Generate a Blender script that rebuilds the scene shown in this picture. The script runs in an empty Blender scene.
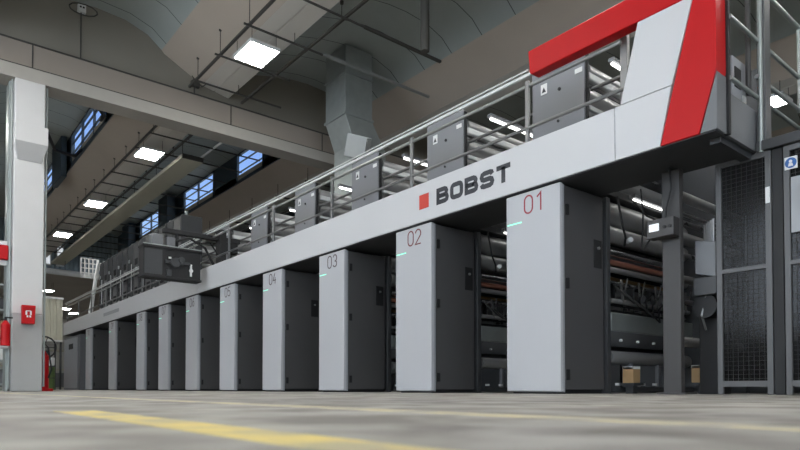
import bpy, math, random
from mathutils import Vector
random.seed(7)
scn = bpy.context.scene
COL = scn.collection

# ------------------------------------------------------------------ camera
F_PX = 614.0
PITCH = math.radians(1.27)
YAW = math.radians(39.3)
cd = bpy.data.cameras.new('camera')
cd.sensor_width = 36.0
cd.lens = F_PX / 800.0 * 36.0
cd.shift_y = (388.4 - F_PX * math.tan(PITCH) - 225.0) / 800.0
cd.clip_start = 0.02
cd.clip_end = 300
cd.dof.use_dof = True
cd.dof.focus_distance = 9.0
cd.dof.aperture_fstop = 4.0
cam = bpy.data.objects.new('camera', cd)
cam.location = (0, 0, 0.063)
cam.rotation_euler = (math.pi / 2 + PITCH, 0, -YAW)
COL.objects.link(cam)
scn.camera = cam

# ------------------------------------------------------------------ world and exposure
SKY_FILL = 8.0     # unseen side of the sky, brightened to side-light the press
w = bpy.data.worlds.new('sky')
scn.world = w
w.use_nodes = True
nt = w.node_tree
nt.nodes.clear()
o_ = nt.nodes.new('ShaderNodeOutputWorld')
bg = nt.nodes.new('ShaderNodeBackground')
tc = nt.nodes.new('ShaderNodeTexCoord')
sp = nt.nodes.new('ShaderNodeSeparateXYZ')
cr = nt.nodes.new('ShaderNodeValToRGB')
cr.color_ramp.elements[0].position = 0.15
cr.color_ramp.elements[0].color = (0.80, 1.0, 1.3, 1)
cr.color_ramp.elements[1].position = 0.55
cr.color_ramp.elements[1].color = (0.08, 0.28, 0.85, 1)
nt.links.new(tc.outputs['Generated'], sp.inputs[0])
nt.links.new(sp.outputs['Z'], cr.inputs[0])
vm = nt.nodes.new('ShaderNodeVectorMath'); vm.operation = 'DOT_PRODUCT'
vm.inputs[1].default_value = (-0.85, -0.5, 0.15)
nt.links.new(tc.outputs['Generated'], vm.inputs[0])
mr = nt.nodes.new('ShaderNodeMapRange')
mr.interpolation_type = 'SMOOTHSTEP'
mr.inputs['From Min'].default_value = -0.1
mr.inputs['From Max'].default_value = 0.6
nt.links.new(vm.outputs['Value'], mr.inputs['Value'])
mxw = nt.nodes.new('ShaderNodeMix'); mxw.data_type = 'RGBA'
mxw.inputs[7].default_value = (SKY_FILL, SKY_FILL * 0.965, SKY_FILL * 0.925, 1)
nt.links.new(mr.outputs[0], mxw.inputs[0])
nt.links.new(cr.outputs[0], mxw.inputs[6])
nt.links.new(mxw.outputs[2], bg.inputs[0])
bg.inputs[1].default_value = 1.0
nt.links.new(bg.outputs[0], o_.inputs[0])
scn.view_settings.view_transform = 'Standard'
scn.view_settings.look = 'None'
scn.view_settings.gamma = 1.0
scn.view_settings.exposure = -0.08
LAMP = 60.0      # emission of every ceiling lamp's diffuser

# ------------------------------------------------------------------ materials
def mat(name, col, rough=0.5, metal=0.0, var=0.08, scale=3.0, bump=0.0, bscale=40.0, spec=0.5, emit=None, es=0.0, rvar=0.06):
    m = bpy.data.materials.new(name)
    m.use_nodes = True
    n = m.node_tree
    b = n.nodes['Principled BSDF']
    b.inputs['Roughness'].default_value = rough
    b.inputs['Metallic'].default_value = metal
    b.inputs['Specular IOR Level'].default_value = spec
    t = n.nodes.new('ShaderNodeTexCoord')
    nz = n.nodes.new('ShaderNodeTexNoise')
    nz.inputs['Scale'].default_value = scale
    nz.inputs['Detail'].default_value = 5
    n.links.new(t.outputs['Object'], nz.inputs['Vector'])
    mx = n.nodes.new('ShaderNodeMix')
    mx.data_type = 'RGBA'
    mx.inputs[6].default_value = tuple(max(0, c * (1 - var)) for c in col) + (1,)
    mx.inputs[7].default_value = tuple(min(1, c * (1 + var)) for c in col) + (1,)
    n.links.new(nz.outputs['Fac'], mx.inputs[0])
    n.links.new(mx.outputs[2], b.inputs['Base Color'])
    mr = n.nodes.new('ShaderNodeMapRange')
    mr.inputs['To Min'].default_value = max(0.02, rough - rvar)
    mr.inputs['To Max'].default_value = min(1, rough + rvar)
    n.links.new(nz.outputs['Fac'], mr.inputs['Value'])
    n.links.new(mr.outputs[0], b.inputs['Roughness'])
    if bump:
        n2 = n.nodes.new('ShaderNodeTexNoise')
        n2.inputs['Scale'].default_value = bscale
        n2.inputs['Detail'].default_value = 4
        n.links.new(t.outputs['Object'], n2.inputs['Vector'])
        bp = n.nodes.new('ShaderNodeBump')
        bp.inputs['Strength'].default_value = bump
        bp.inputs['Distance'].default_value = 0.01
        n.links.new(n2.outputs['Fac'], bp.inputs['Height'])
        n.links.new(bp.outputs[0], b.inputs['Normal'])
    if emit:
        b.inputs['Emission Color'].default_value = tuple(emit) + (1,)
        b.inputs['Emission Strength'].default_value = es
    return m

M = {}
M['panel'] = mat('light grey lacquer', (0.50, 0.505, 0.525), 0.38, var=0.03, scale=1.2)
M['fascia'] = mat('pale silver lacquer', (0.60, 0.60, 0.61), 0.36, var=0.03, scale=0.8)
M['edge'] = mat('grey door edge', (0.34, 0.35, 0.37), 0.4, var=0.03)
M['body'] = mat('anthracite lacquer', (0.082, 0.080, 0.081), 0.30, var=0.08, scale=2)
M['dark'] = mat('dark machine paint', (0.045, 0.047, 0.05), 0.5, var=0.2)
M['midgrey'] = mat('mid grey machine paint', (0.15, 0.155, 0.165), 0.42, var=0.06, scale=2)
M['upper'] = mat('upper cabinet grey', (0.20, 0.205, 0.22), 0.38, var=0.06, scale=1.5)
M['black'] = mat('black rubber', (0.012, 0.012, 0.013), 0.6)
M['steel'] = mat('ground steel roller', (0.42, 0.42, 0.43), 0.28, metal=1.0, var=0.12, scale=6)
M['chrome'] = mat('chromed roller', (0.75, 0.75, 0.76), 0.16, metal=1.0, var=0.04)
M['dullsteel'] = mat('dull steel', (0.26, 0.26, 0.26), 0.42, metal=0.7, var=0.2)
M['brass'] = mat('bronze bar', (0.42, 0.28, 0.13), 0.3, metal=1.0)
M['copper'] = mat('reddish roller cover', (0.30, 0.12, 0.08), 0.35)
M['alu'] = mat('aluminium rail', (0.40, 0.41, 0.40), 0.34, metal=0.7, var=0.08)
M['galv'] = mat('galvanised sheet', (0.36, 0.39, 0.38), 0.45, metal=0.6, var=0.16, scale=5)
M['red'] = mat('red lacquer', (0.50, 0.005, 0.008), 0.42, var=0.04, scale=1, spec=0.25)
M['redsq'] = mat('red sign vinyl', (0.60, 0.055, 0.035), 0.5, var=0.02)
M['num01'] = mat('dark red numeral', (0.32, 0.035, 0.05), 0.5)
M['num02'] = mat('dark grey numeral', (0.09, 0.06, 0.065), 0.5)
M['num03'] = mat('brownish red numeral', (0.18, 0.04, 0.045), 0.5)
M['ink'] = mat('charcoal lettering', (0.035, 0.037, 0.045), 0.5)
M['white'] = mat('white label', (0.75, 0.75, 0.74), 0.5, var=0.02)
M['whitep'] = mat('white painted steel', (0.68, 0.69, 0.68), 0.4)
M['yellow'] = mat('yellow vinyl', (0.7, 0.5, 0.03), 0.5)
M['blue'] = mat('blue sign', (0.02, 0.11, 0.36), 0.4)
M['tan'] = mat('tan cardboard', (0.42, 0.27, 0.13), 0.7, var=0.15)
M['green'] = mat('green plastic', (0.10, 0.16, 0.05), 0.5)
M['rod'] = mat('dark ceiling conduit', (0.055, 0.052, 0.045), 0.6)
M['column'] = mat('white painted column', (0.62, 0.61, 0.60), 0.65, var=0.04, bump=0.15)
M['columnlow'] = mat('grey painted column foot', (0.38, 0.38, 0.37), 0.6, var=0.06, bump=0.15)
M['conc'] = mat('beige painted concrete', (0.50, 0.43, 0.36), 0.8, var=0.12, scale=0.7, bump=0.2, bscale=12)
M['conclight'] = mat('pale concrete soffit', (0.60, 0.565, 0.51), 0.8, var=0.1, scale=1.0, bump=0.15, bscale=14)
M['gable'] = mat('olive grey gable render', (0.225, 0.205, 0.17), 0.85, var=0.14, scale=0.6)
M['wire'] = mat('dark mesh wire', (0.035, 0.035, 0.037), 0.6)
M['beam'] = mat('shaded beige beam paint', (0.31, 0.265, 0.225), 0.8, var=0.12, scale=0.7, bump=0.2, bscale=12)  # same paint as the other concrete, darkened in place of shade
M['ledge'] = mat('pale beam ledge', (0.40, 0.375, 0.335), 0.8, var=0.1)
M['post'] = mat('dark warm grey paint', (0.048, 0.045, 0.044), 0.45, var=0.05)
M['fence'] = mat('grey fence profile', (0.10, 0.10, 0.102), 0.4, var=0.05)
M['drum'] = mat('satin light roller', (0.42, 0.42, 0.42), 0.35, metal=0.6, var=0.08)
M['tube'] = mat('added tube light', (0.9, 0.9, 0.9), 0.4, emit=(1.0, 1.0, 0.97), es=5.0)  # glow of the tubes added inside the press
M['trunk'] = mat('cream cable trunking', (0.52, 0.50, 0.40), 0.6, var=0.06)
M['darkblue'] = mat('dark blue steel', (0.035, 0.055, 0.075), 0.55)
M['wall'] = mat('hall wall', (0.36, 0.34, 0.31), 0.85, var=0.15, scale=0.5)
M['farwall'] = mat('pale far wall', (0.5, 0.5, 0.48), 0.85, var=0.15, scale=0.5)
M['led'] = mat('mint indicator', (0.2, 0.5, 0.4), 0.4, emit=(0.32, 0.95, 0.60), es=1.2)
M['screen'] = mat('lit screen', (0.5, 0.5, 0.5), 0.4, emit=(0.9, 0.95, 1.0), es=0.7)
M['lamp'] = mat('lamp diffuser', (0.9, 0.9, 0.9), 0.4, emit=(1.0, 0.985, 0.95), es=LAMP)

def mat_vault():
    m = mat('grey green roof shell', (0.40, 0.44, 0.43), 0.7, var=0.10, scale=1.5)
    n = m.node_tree
    b = n.nodes['Principled BSDF']
    src = b.inputs['Base Color'].links[0].from_socket
    t = n.nodes.new('ShaderNodeTexCoord')
    s = n.nodes.new('ShaderNodeSeparateXYZ')
    n.links.new(t.outputs['Object'], s.inputs[0])
    a = n.nodes.new('ShaderNodeMath'); a.operation = 'ADD'; a.inputs[1].default_value = 200.35
    f = n.nodes.new('ShaderNodeMath'); f.operation = 'FRACT'
    c = n.nodes.new('ShaderNodeMath'); c.operation = 'LESS_THAN'; c.inputs[1].default_value = 0.022
    n.links.new(s.outputs['Y'], a.inputs[0]); n.links.new(a.outputs[0], f.inputs[0]); n.links.new(f.outputs[0], c.inputs[0])
    mx = n.nodes.new('ShaderNodeMix'); mx.data_type = 'RGBA'
    mx.inputs[7].default_value = (0.09, 0.10, 0.10, 1)
    n.links.new(c.outputs[0], mx.inputs[0]); n.links.new(src, mx.inputs[6]); n.links.new(mx.outputs[2], b.inputs['Base Color'])
    return m
M['vault'] = mat_vault()

def mat_corr(name, col, axis='X', period=0.25, metal=0.3):
    m = mat(name, col, 0.45, metal=metal, var=0.12, scale=1.2)
    n = m.node_tree
    b = n.nodes['Principled BSDF']
    t = n.nodes.new('ShaderNodeTexCoord')
    wv = n.nodes.new('ShaderNodeTexWave')
    wv.bands_direction = axis
    wv.inputs['Scale'].default_value = 0.314 / period
    n.links.new(t.outputs['Object'], wv.inputs['Vector'])
    bp = n.nodes.new('ShaderNodeBump'); bp.inputs['Distance'].default_value = 0.05
    n.links.new(wv.outputs['Fac'], bp.inputs['Height'])
    n.links.new(bp.outputs[0], b.inputs['Normal'])
    return m
M['corr'] = mat_corr('blue grey corrugated sheet', (0.30, 0.37, 0.41))

def mat_floor():
    m = bpy.data.materials.new('worn concrete floor')
    m.use_nodes = True
    n = m.node_tree
    b = n.nodes['Principled BSDF']
    t = n.nodes.new('ShaderNodeTexCoord')
    def noise(s, d, dist=0.0):
        z = n.nodes.new('ShaderNodeTexNoise')
        z.inputs['Scale'].default_value = s; z.inputs['Detail'].default_value = d; z.inputs['Distortion'].default_value = dist
        n.links.new(t.outputs['Object'], z.inputs['Vector'])
        return z
    a = noise(0.55, 6, 0.4); c = noise(3.5, 8, 0.3); e = noise(30, 4)
    r = n.nodes.new('ShaderNodeValToRGB')
    r.color_ramp.elements[0].position = 0.38; r.color_ramp.elements[0].color = (0.23, 0.21, 0.185, 1)
    r.color_ramp.elements[1].position = 0.62; r.color_ramp.elements[1].color = (0.47, 0.45, 0.405, 1)
    n.links.new(c.outputs['Fac'], r.inputs[0])
    r2 = n.nodes.new('ShaderNodeValToRGB')
    r2.color_ramp.elements[0].position = 0.35; r2.color_ramp.elements[0].color = (0.72, 0.72, 0.74, 1)
    r2.color_ramp.elements[1].position = 0.65; r2.color_ramp.elements[1].color = (1.0, 1.0, 0.98, 1)
    n.links.new(a.outputs['Fac'], r2.inputs[0])
    mx = n.nodes.new('ShaderNodeMix'); mx.data_type = 'RGBA'; mx.blend_type = 'MULTIPLY'; mx.inputs[0].default_value = 1
    n.links.new(r.outputs[0], mx.inputs[6]); n.links.new(r2.outputs[0], mx.inputs[7])
    n.links.new(mx.outputs[2], b.inputs['Base Color'])
    mr = n.nodes.new('ShaderNodeMapRange'); mr.inputs['To Min'].default_value = 0.45; mr.inputs['To Max'].default_value = 0.75
    n.links.new(c.outputs['Fac'], mr.inputs['Value']); n.links.new(mr.outputs[0], b.inputs['Roughness'])
    b.inputs['Specular IOR Level'].default_value = 0.3
    bp = n.nodes.new('ShaderNodeBump'); bp.inputs['Strength'].default_value = 0.15; bp.inputs['Distance'].default_value = 0.004
    n.links.new(e.outputs['Fac'], bp.inputs['Height']); n.links.new(bp.outputs[0], b.inputs['Normal'])
    return m
M['floor'] = mat_floor()

def mat_worn(name, col, under):
    m = bpy.data.materials.new(name)
    m.use_nodes = True
    n = m.node_tree
    b = n.nodes['Principled BSDF']
    t = n.nodes.new('ShaderNodeTexCoord')
    z = n.nodes.new('ShaderNodeTexNoise'); z.inputs['Scale'].default_value = 7; z.inputs['Detail'].default_value = 8
    n.links.new(t.outputs['Object'], z.inputs['Vector'])
    r = n.nodes.new('ShaderNodeValToRGB')
    r.color_ramp.elements[0].position = 0.38; r.color_ramp.elements[0].color = under + (1,)
    r.color_ramp.elements[1].position = 0.58; r.color_ramp.elements[1].color = col + (1,)
    n.links.new(z.outputs['Fac'], r.inputs[0]); n.links.new(r.outputs[0], b.inputs['Base Color'])
    b.inputs['Roughness'].default_value = 0.6
    return m
M['tape'] = mat_worn('worn yellow floor paint', (0.70, 0.55, 0.17), (0.42, 0.37, 0.23))
M['tape2'] = mat_worn('faded pale yellow floor paint', (0.56, 0.49, 0.30), (0.36, 0.34, 0.28))

def mat_glass(name, tint, fac):
    m = bpy.data.materials.new(name)
    m.use_nodes = True
    n = m.node_tree
    n.nodes.clear()
    o = n.nodes.new('ShaderNodeOutputMaterial')
    mx = n.nodes.new('ShaderNodeMixShader'); mx.inputs[0].default_value = fac
    t = n.nodes.new('ShaderNodeBsdfTransparent'); t.inputs[0].default_value = tint + (1,)
    g = n.nodes.new('ShaderNodeBsdfGlossy'); g.inputs['Roughness'].default_value = 0.12; g.inputs[0].default_value = (0.5, 0.5, 0.5, 1)
    n.links.new(t.outputs[0], mx.inputs[1]); n.links.new(g.outputs[0], mx.inputs[2]); n.links.new(mx.outputs[0], o.inputs[0])
    return m
M['glass'] = mat_glass('roof glass', (0.85, 0.92, 1.0), 0.06)
M['smoked'] = mat_glass('smoked guard pane', (0.36, 0.36, 0.365), 0.035)

# ------------------------------------------------------------------ mesh helpers
class MB:
    def __init__(s):
        s.v = []; s.f = []; s.k = []
    def add(s, vs, fs):
        k = len(s.v); s.k.append((k, len(s.f))); s.v += [tuple(a) for a in vs]; s.f += [tuple(i + k for i in f) for f in fs]; return s
    def box(s, x0, x1, y0, y1, z0, z1):
        x0, x1 = sorted((x0, x1)); y0, y1 = sorted((y0, y1)); z0, z1 = sorted((z0, z1))
        return s.add([(x0, y0, z0), (x1, y0, z0), (x1, y1, z0), (x0, y1, z0), (x0, y0, z1), (x1, y0, z1), (x1, y1, z1), (x0, y1, z1)],
                     [(3, 2, 1, 0), (4, 5, 6, 7), (0, 1, 5, 4), (1, 2, 6, 5), (2, 3, 7, 6), (3, 0, 4, 7)])
    def cyl(s, p, q, r, n=16, r2=None):
        p = Vector(p); q = Vector(q); d = (q - p).normalized()
        a = d.orthogonal().normalized(); b = d.cross(a)
        r2 = r if r2 is None else r2
        vs = []
        for c, rr in ((p, r), (q, r2)):
            for i in range(n):
                t = 2 * math.pi * i / n
                vs.append(c + a * (math.cos(t) * rr) + b * (math.sin(t) * rr))
        fs = [(i, (i + 1) % n, n + (i + 1) % n, n + i) for i in range(n)]
        fs += [tuple(range(n - 1, -1, -1)), tuple(range(n, 2 * n))]
        return s.add(vs, fs)
    def tube(s, pts, r, n=8):
        P = [Vector(p) for p in pts]
        vs = []; fs = []
        a = None
        for i, p in enumerate(P):
            d = (P[min(i + 1, len(P) - 1)] - P[max(i - 1, 0)]).normalized()
            if a is None: a = d.orthogonal().normalized()
            else: a = (a - d * a.dot(d)).normalized()
            b = d.cross(a)
            for k in range(n):
                t = 2 * math.pi * k / n
                vs.append(p + a * (math.cos(t) * r) + b * (math.sin(t) * r))
        for i in range(len(P) - 1):
            for k in range(n):
                fs.append((i * n + k, i * n + (k + 1) % n, (i + 1) * n + (k + 1) % n, (i + 1) * n + k))
        fs += [tuple(range(n - 1, -1, -1)), tuple((len(P) - 1) * n + k for k in range(n))]
        return s.add(vs, fs)
    def prism(s, poly, axis, a0, a1):
        # poly: 2D points in the two remaining axes in xyz order
        def mk(u, v, a):
            return {'X': (a, u, v), 'Y': (u, a, v), 'Z': (u, v, a)}[axis]
        n = len(poly)
        vs = [mk(u, v, a0) for u, v in poly] + [mk(u, v, a1) for u, v in poly]
        fs = [(i, (i + 1) % n, n + (i + 1) % n, n + i) for i in range(n)] + [tuple(range(n - 1, -1, -1)), tuple(range(n, 2 * n))]
        return s.add(vs, fs)
    def ribbon(s, pts, wd, closed, x, y0, z0, th=0.003):
        # flat stroke lying on a plane that faces -X; u runs towards -Y
        n = len(pts)
        P = [Vector(p) for p in pts]
        L = []; R = []
        for i in range(n):
            a = P[(i - 1) % n] if (closed or i > 0) else None
            b = P[(i + 1) % n] if (closed or i < n - 1) else None
            d1 = (P[i] - a).normalized() if a is not None else None
            d2 = (b - P[i]).normalized() if b is not None else None
            if d1 is None: d1 = d2
            if d2 is None: d2 = d1
            n1 = Vector((-d1.y, d1.x)); n2 = Vector((-d2.y, d2.x))
            m_ = (n1 + n2).normalized()
            k = (wd / 2) / max(0.45, m_.dot(n1))
            L.append(P[i] + m_ * k); R.append(P[i] - m_ * k)
        vs = []
        for xx in (x, x - th):
            for q in L + R:
                vs.append((xx, y0 - q.x, z0 + q.y))
        fs = []
        for i in range(n if closed else n - 1):
            j = (i + 1) % n
            fs.append((i, j, n + j, n + i))
            fs.append((2 * n + i, 3 * n + i, 3 * n + j, 2 * n + j))
            fs.append((i, 2 * n + i, 2 * n + j, j))
            fs.append((n + i, n + j, 3 * n + j, 3 * n + i))
        return s.add(vs, fs)
    def build(s, name, m, parent=None, bevel=0.0, smooth=True):
        off = Vector(parent['_o']) if parent is not None else Vector((0, 0, 0))
        me = bpy.data.meshes.new(name)
        me.from_pydata([tuple(Vector(v) - off) for v in s.v], [], s.f)
        me.materials.append(M[m] if isinstance(m, str) else m)
        me.update()
        import bmesh
        bm = bmesh.new(); bm.from_mesh(me)
        bmesh.ops.recalc_face_normals(bm, faces=bm.faces)
        bm.to_mesh(me); bm.free()
        if smooth:
            me.shade_smooth()
            me.set_sharp_from_angle(angle=math.radians(35))
        o = bpy.data.objects.new(name, me)
        COL.objects.link(o)
        if parent is not None:
            o.parent = parent
            o['_o'] = parent['_o']
        else:
            o['_o'] = (0, 0, 0)
        if bevel:
            b = o.modifiers.new('bevel', 'BEVEL'); b.width = bevel; b.segments = 2; b.limit_method = 'ANGLE'
        return o

def each(mb, name, m, parent, **kw):
    # every piece collected in mb becomes an object of its own
    ks = mb.k + [(len(mb.v), len(mb.f))]
    out = []
    for (a, fa), (b, fb) in zip(ks, ks[1:]):
        q = MB(); q.v = mb.v[a:b]; q.f = [tuple(i - a for i in f) for f in mb.f[fa:fb]]
        out.append(q.build(name, m, parent, **kw))
    return out

def thing(name, label, cat, loc, group=None):
    o = bpy.data.objects.new(name, None)
    o.empty_display_size = 0.1
    o.location = loc
    o['_o'] = tuple(loc)
    COL.objects.link(o)
    o['label'] = label; o['category'] = cat
    if group: o['group'] = group
    return o
def tag(o, label, cat, group=None, kind=None):
    o['label'] = label; o['category'] = cat
    if group: o['group'] = group
    if kind: o['kind'] = kind
    return o
def lab(o, label):
    o['label'] = label
    return o
def struct(name, mb, m, **k):
    o = mb.build(name, m, **k); o['kind'] = 'structure'; return o
def copy_tree(o, parent=None):
    c = o.copy(); COL.objects.link(c)
    if parent is not None: c.parent = parent
    for ch in list(o.children): copy_tree(ch, c)
    return c
def dup(root, dx, dy, dz, label):
    c = copy_tree(root)
    c.location = (root.location.x + dx, root.location.y + dy, root.location.z + dz)
    c['_o'] = tuple(c.location)
    c['label'] = label
    return c

# ------------------------------------------------------------------ the hall
CY0, CY1 = 14.8, 15.35         # the concrete cross frame
struct('floor', MB().box(-14, 30, -14, 76, -0.2, 0), 'floor', smooth=False)
struct('wall_left', MB().box(-12.4, -12, -14, 76, 0, 2.2).box(-12.4, -12, -14, 76, 7.2, 11), 'farwall')
mb = MB()
for k in range(6): mb.box(-12.4, -12, -14 + 6 * k, -13.4 + 6 * k, 2.2, 7.2)
struct('wall_left', mb, 'farwall')
struct('wall_left', MB().box(-12.4, -12, 16.6, 76, 2.2, 7.2), 'farwall')
for k in range(5):  # unseen windows added to light the press from the left
    y0, y1 = -13.4 + 6 * k, -8 + 6 * k
    fr = MB().box(-12.25, -12.15, y0, y1, 2.2, 2.3).box(-12.25, -12.15, y0, y1, 7.1, 7.2).box(-12.25, -12.15, y0, y1, 4.65, 4.75)
    for j in range(4): fr.box(-12.25, -12.15, y0 + j * 1.77, y0 + 0.08 + j * 1.77, 2.2, 7.2)
    f = struct('window_%d' % (20 + k), fr, 'whitep')
    MB().box(-12.21, -12.19, y0, y1, 2.25, 7.15).build('pane', 'glass', f)
struct('wall_right', MB().box(27, 27.4, -14, 76, 0, 11), 'farwall')
struct('wall_back', MB().box(-12, 27, -12.4, -12, 0, 2.2).box(-12, 27, -12.4, -12, 7.2, 11).box(2, 27, -12.4, -12, 2.2, 7.2), 'farwall')
fr = MB().box(-12, 2, -12.3, -12.2, 4.65, 4.75)  # unseen back window added to light the cabinet sides
for k in range(7): fr.box(-12 + 2 * k, -11.9 + 2 * k, -12.3, -12.2, 2.2, 7.2)
f = struct('window_40', fr, 'whitep')
MB().box(-12, 2, -12.26, -12.24, 2.2, 7.2).build('pane', 'glass', f)
struct('wall_far', MB().box(-12, 27, 75, 75.4, 0, 11), 'farwall')

VR = [4.83 + 5.53 * k for k in range(-3, 5)]      # right springing of each shell
near_prof = [(-3.83, 7.58), (-3.62, 8.12), (-3.1, 8.42), (-2.5, 8.58), (-1.96, 8.67), (-1.45, 8.70), (-0.82, 8.66), (-0.33, 8.50), (0.0, 8.24)]
far_prof = [(-3.83, 7.58), (-3.7, 8.3), (-3.1, 9.0), (-2.2, 9.45), (-1.2, 9.6), (-0.3, 9.5), (0.02, 9.38)]
def shell(prof, y0, y1, name):
    mb = MB()
    for x in VR:
        mb.prism([(x + a, b) for a, b in prof] + [(x + a, b + 0.12) for a, b in reversed(prof)], 'Y', y0, y1)
    return struct(name, mb, 'vault')
shell(near_prof, -12, 15.18, 'ceiling')
shell(far_prof, 15.18, 40.2, 'ceiling')
for i, x in enumerate(VR):
    struct('ceiling_beam', MB().prism([(x, 8.24), (x + 0.06, 8.17), (x + 1.0, 7.70), (x + 1.0, 8.0), (x, 8.5)], 'Y', -12, 75), 'conc')
    mb = MB().prism([(x + 1.0, 7.70), (x + 1.30, 7.64), (x + 1.32, 7.66), (x + 1.34, 7.635), (x + 1.70, 7.57), (x + 1.70, 8.0), (x + 1.0, 8.0)], 'Y', -12, 75)
    struct('ceiling_beam', mb, 'conclight')
    # upstand above the haunch that carries the roof glazing of the far bay
segs = {1: [(20.0, 24.9), (28.4, 33.2)], 2: [(20.6, 22.95), (25.2, 28.8), (31.8, 35.5)]}
VX = {1: VR[3], 2: VR[4]}
wn = 0
for key, x in [(1, VR[3]), (2, VR[4]), (3, VR[5])]:
    y = 15.35
    mb = MB()
    for (a, b) in segs.get(key, []) + [(40, 40)]:
        if a > y: mb.box(x, x + 0.1, y, a, 8.2, 9.5)
        if b > a: mb.box(x, x + 0.1, a, b, 9.34, 9.5)
        y = b
    struct('ceiling_upstand', mb, 'darkblue')
    for (a, b) in segs.get(key, []):
        wn += 1
        fr = MB()
        fr.box(x - 0.03, x + 0.07, a, b, 8.2, 8.30).box(x - 0.03, x + 0.07, a, b, 9.30, 9.36)
        fr.box(x - 0.03, x + 0.07, a, a + 0.08, 8.2, 9.36).box(x - 0.03, x + 0.07, b - 0.08, b, 8.2, 9.36)
        n = max(1, round((b - a) / 1.7))
        for k in range(1, n):
            yy = a + (b - a) * k / n
            fr.box(x - 0.02, x + 0.06, yy - 0.03, yy + 0.03, 8.2, 9.36)
        for zz in (8.62, 9.0):
            fr.box(x - 0.01, x + 0.05, a, b, zz - 0.012, zz + 0.012)
        f = struct('window_%d' % wn, fr, 'darkblue')
        MB().box(x + 0.015, x + 0.03, a + 0.08, b - 0.08, 8.3, 9.30).build('pane', 'glass', f)
# cross frame: beam, ledge, tympanum
struct('ceiling_crossbeam', MB().box(-12, 27, CY0 + 0.08, CY1 - 0.08, 6.78, 7.34), 'beam')
struct('ceiling_crossbeam', MB().prism([(CY0, 6.52), (CY1, 6.52), (CY1, 6.80), (CY0, 6.80)], 'X', -12, 27), 'ledge')
ty = MB()
for x in VR:
    p = [(x + a, b + 0.05) for a, b in near_prof]
    ty.prism([(x - 3.83, 7.3)] + p + [(x + 1.7, 7.9), (x + 1.7, 7.3)], 'Y', CY0 + 0.2, CY0 + 0.35)
    ty.prism([(x + a, b) for a, b in far_prof] + [(x + 0.02, 8.0), (x - 3.8, 7.5)], 'Y', CY1 - 0.15, CY1 - 0.02)
struct('wall_gable', ty, 'gable')
struct('trim_2', MB().box(-12, 27, CY0 + 0.05, CY0 + 0.2, 7.34, 7.365), 'rod')
struct('trim_3', MB().box(-12, 27, CY0 - 0.01, CY0 + 0.03, 6.80, 6.815), 'rod')
# joints in the cross beam
for x in (2.12, 6.55, 9.3):
    struct('trim_1', MB().box(x - 0.012, x + 0.012, CY0 + 0.07, CY0 + 0.09, 6.8, 7.34), 'rod')
# far bay: clad band with a lower hall behind
struct('wall_band', MB().box(-12, 27, 40.0, 40.2, 6.95, 9.7), 'corr')
struct('ceiling', MB().box(-12, 27, 40.2, 75, 7.6, 7.75), 'wall')
fr = MB()
for x in (6.35, 7.0):
    fr.box(x, x + 0.06, 39.9, 40, 7.2, 8.35).box(x + 0.34, x + 0.40, 39.9, 40, 7.2, 8.35).box(x, x + 0.4, 39.9, 40, 8.3, 8.38).box(x, x + 0.4, 39.9, 40, 7.15, 7.22)
f = struct('window_9', fr, 'whitep')
MB().box(6.41, 6.69, 39.95, 39.98, 7.22, 8.3).box(7.06, 7.34, 39.95, 39.98, 7.22, 8.3).build('pane', 'screen', f)

# column with corbel
t = thing('concrete_column', 'white square concrete column with grey foot standing left of the press', 'column', (2.08, 15.08, 0))
MB().box(1.80, 2.36, CY0, CY1, 1.62, 6.53).build('shaft', 'column', t, bevel=0.02)
MB().box(1.80, 2.36, CY0, CY1, 0.0, 1.62).build('painted_foot', 'columnlow', t, bevel=0.02)
c = MB().box(1.785, 2.375, CY0 - 0.28, CY1, 5.12, 5.50)
c.add([(1.785, CY0 - 0.28, 5.12), (2.375, CY0 - 0.28, 5.12), (2.375, CY0, 5.12), (1.785, CY0, 5.12), (1.86, CY0 - 0.02, 4.82), (2.30, CY0 - 0.02, 4.82), (2.30, CY0, 4.82), (1.86, CY0, 4.82)],
      [(0, 1, 5, 4), (1, 2, 6, 5), (3, 0, 4, 7), (4, 5, 6, 7)])
c.build('corbel', 'column', t, bevel=0.01)
each(MB().cyl((2.40, CY0 + 0.1, 0.1), (2.40, CY0 + 0.1, 6.5), 0.022).cyl((1.765, CY0 + 0.1, 0.05), (1.765, CY0 + 0.1, 6.5), 0.018), 'conduit', 'galv', t)

# floor lines
ln = MB(); 
tag(MB().box(0.33, 0.43, -3, 1.9, 0.0, 0.0012).build('floor_marking', 'tape'), 'worn bright yellow line painted on the floor, nearest the camera', 'floor line')
tag(MB().box(1.03, 1.14, -6, 14, 0.0, 0.0012).build('floor_marking', 'tape2'), 'faded pale yellow line on the floor between bright yellow line and press', 'floor line')

# ------------------------------------------------------------------ ceiling lamps
def lamp(x, y, z, label, group=None, top=7.6):
    t = thing('ceiling_lamp', label, 'lamp', (x, y, z), group)
    MB().box(x - 0.35, x + 0.35, y - 0.44, y + 0.44, z, z + 0.07).build('housing', 'whitep', t, bevel=0.01)
    MB().box(x - 0.31, x + 0.31, y - 0.40, y + 0.40, z - 0.014, z + 0.001).build('diffuser', 'lamp', t)
    mb = MB()
    for sx in (-0.28, 0.28):
        for sy in (-0.36, 0.36):
            mb.cyl((x + sx, y + sy, z + 0.07), (x + sx, y + sy, top + 0.03), 0.006, 6)
    each(mb, 'suspension_rod', 'rod', t)
    return t
LZ = 7.26
lamp(5.90, 12.1, LZ, 'bright square ceiling lamp in the near roof bay above the crossbeam')
lamp(5.90, 19.4, LZ, 'ceiling lamp nearest behind the concrete crossbeam')
lamp(5.90, 26.0, LZ, 'middle of the three ceiling lamps behind the concrete crossbeam')
lamp(5.90, 32.2, LZ, 'farthest of the three large ceiling lamps behind the concrete crossbeam')
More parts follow.
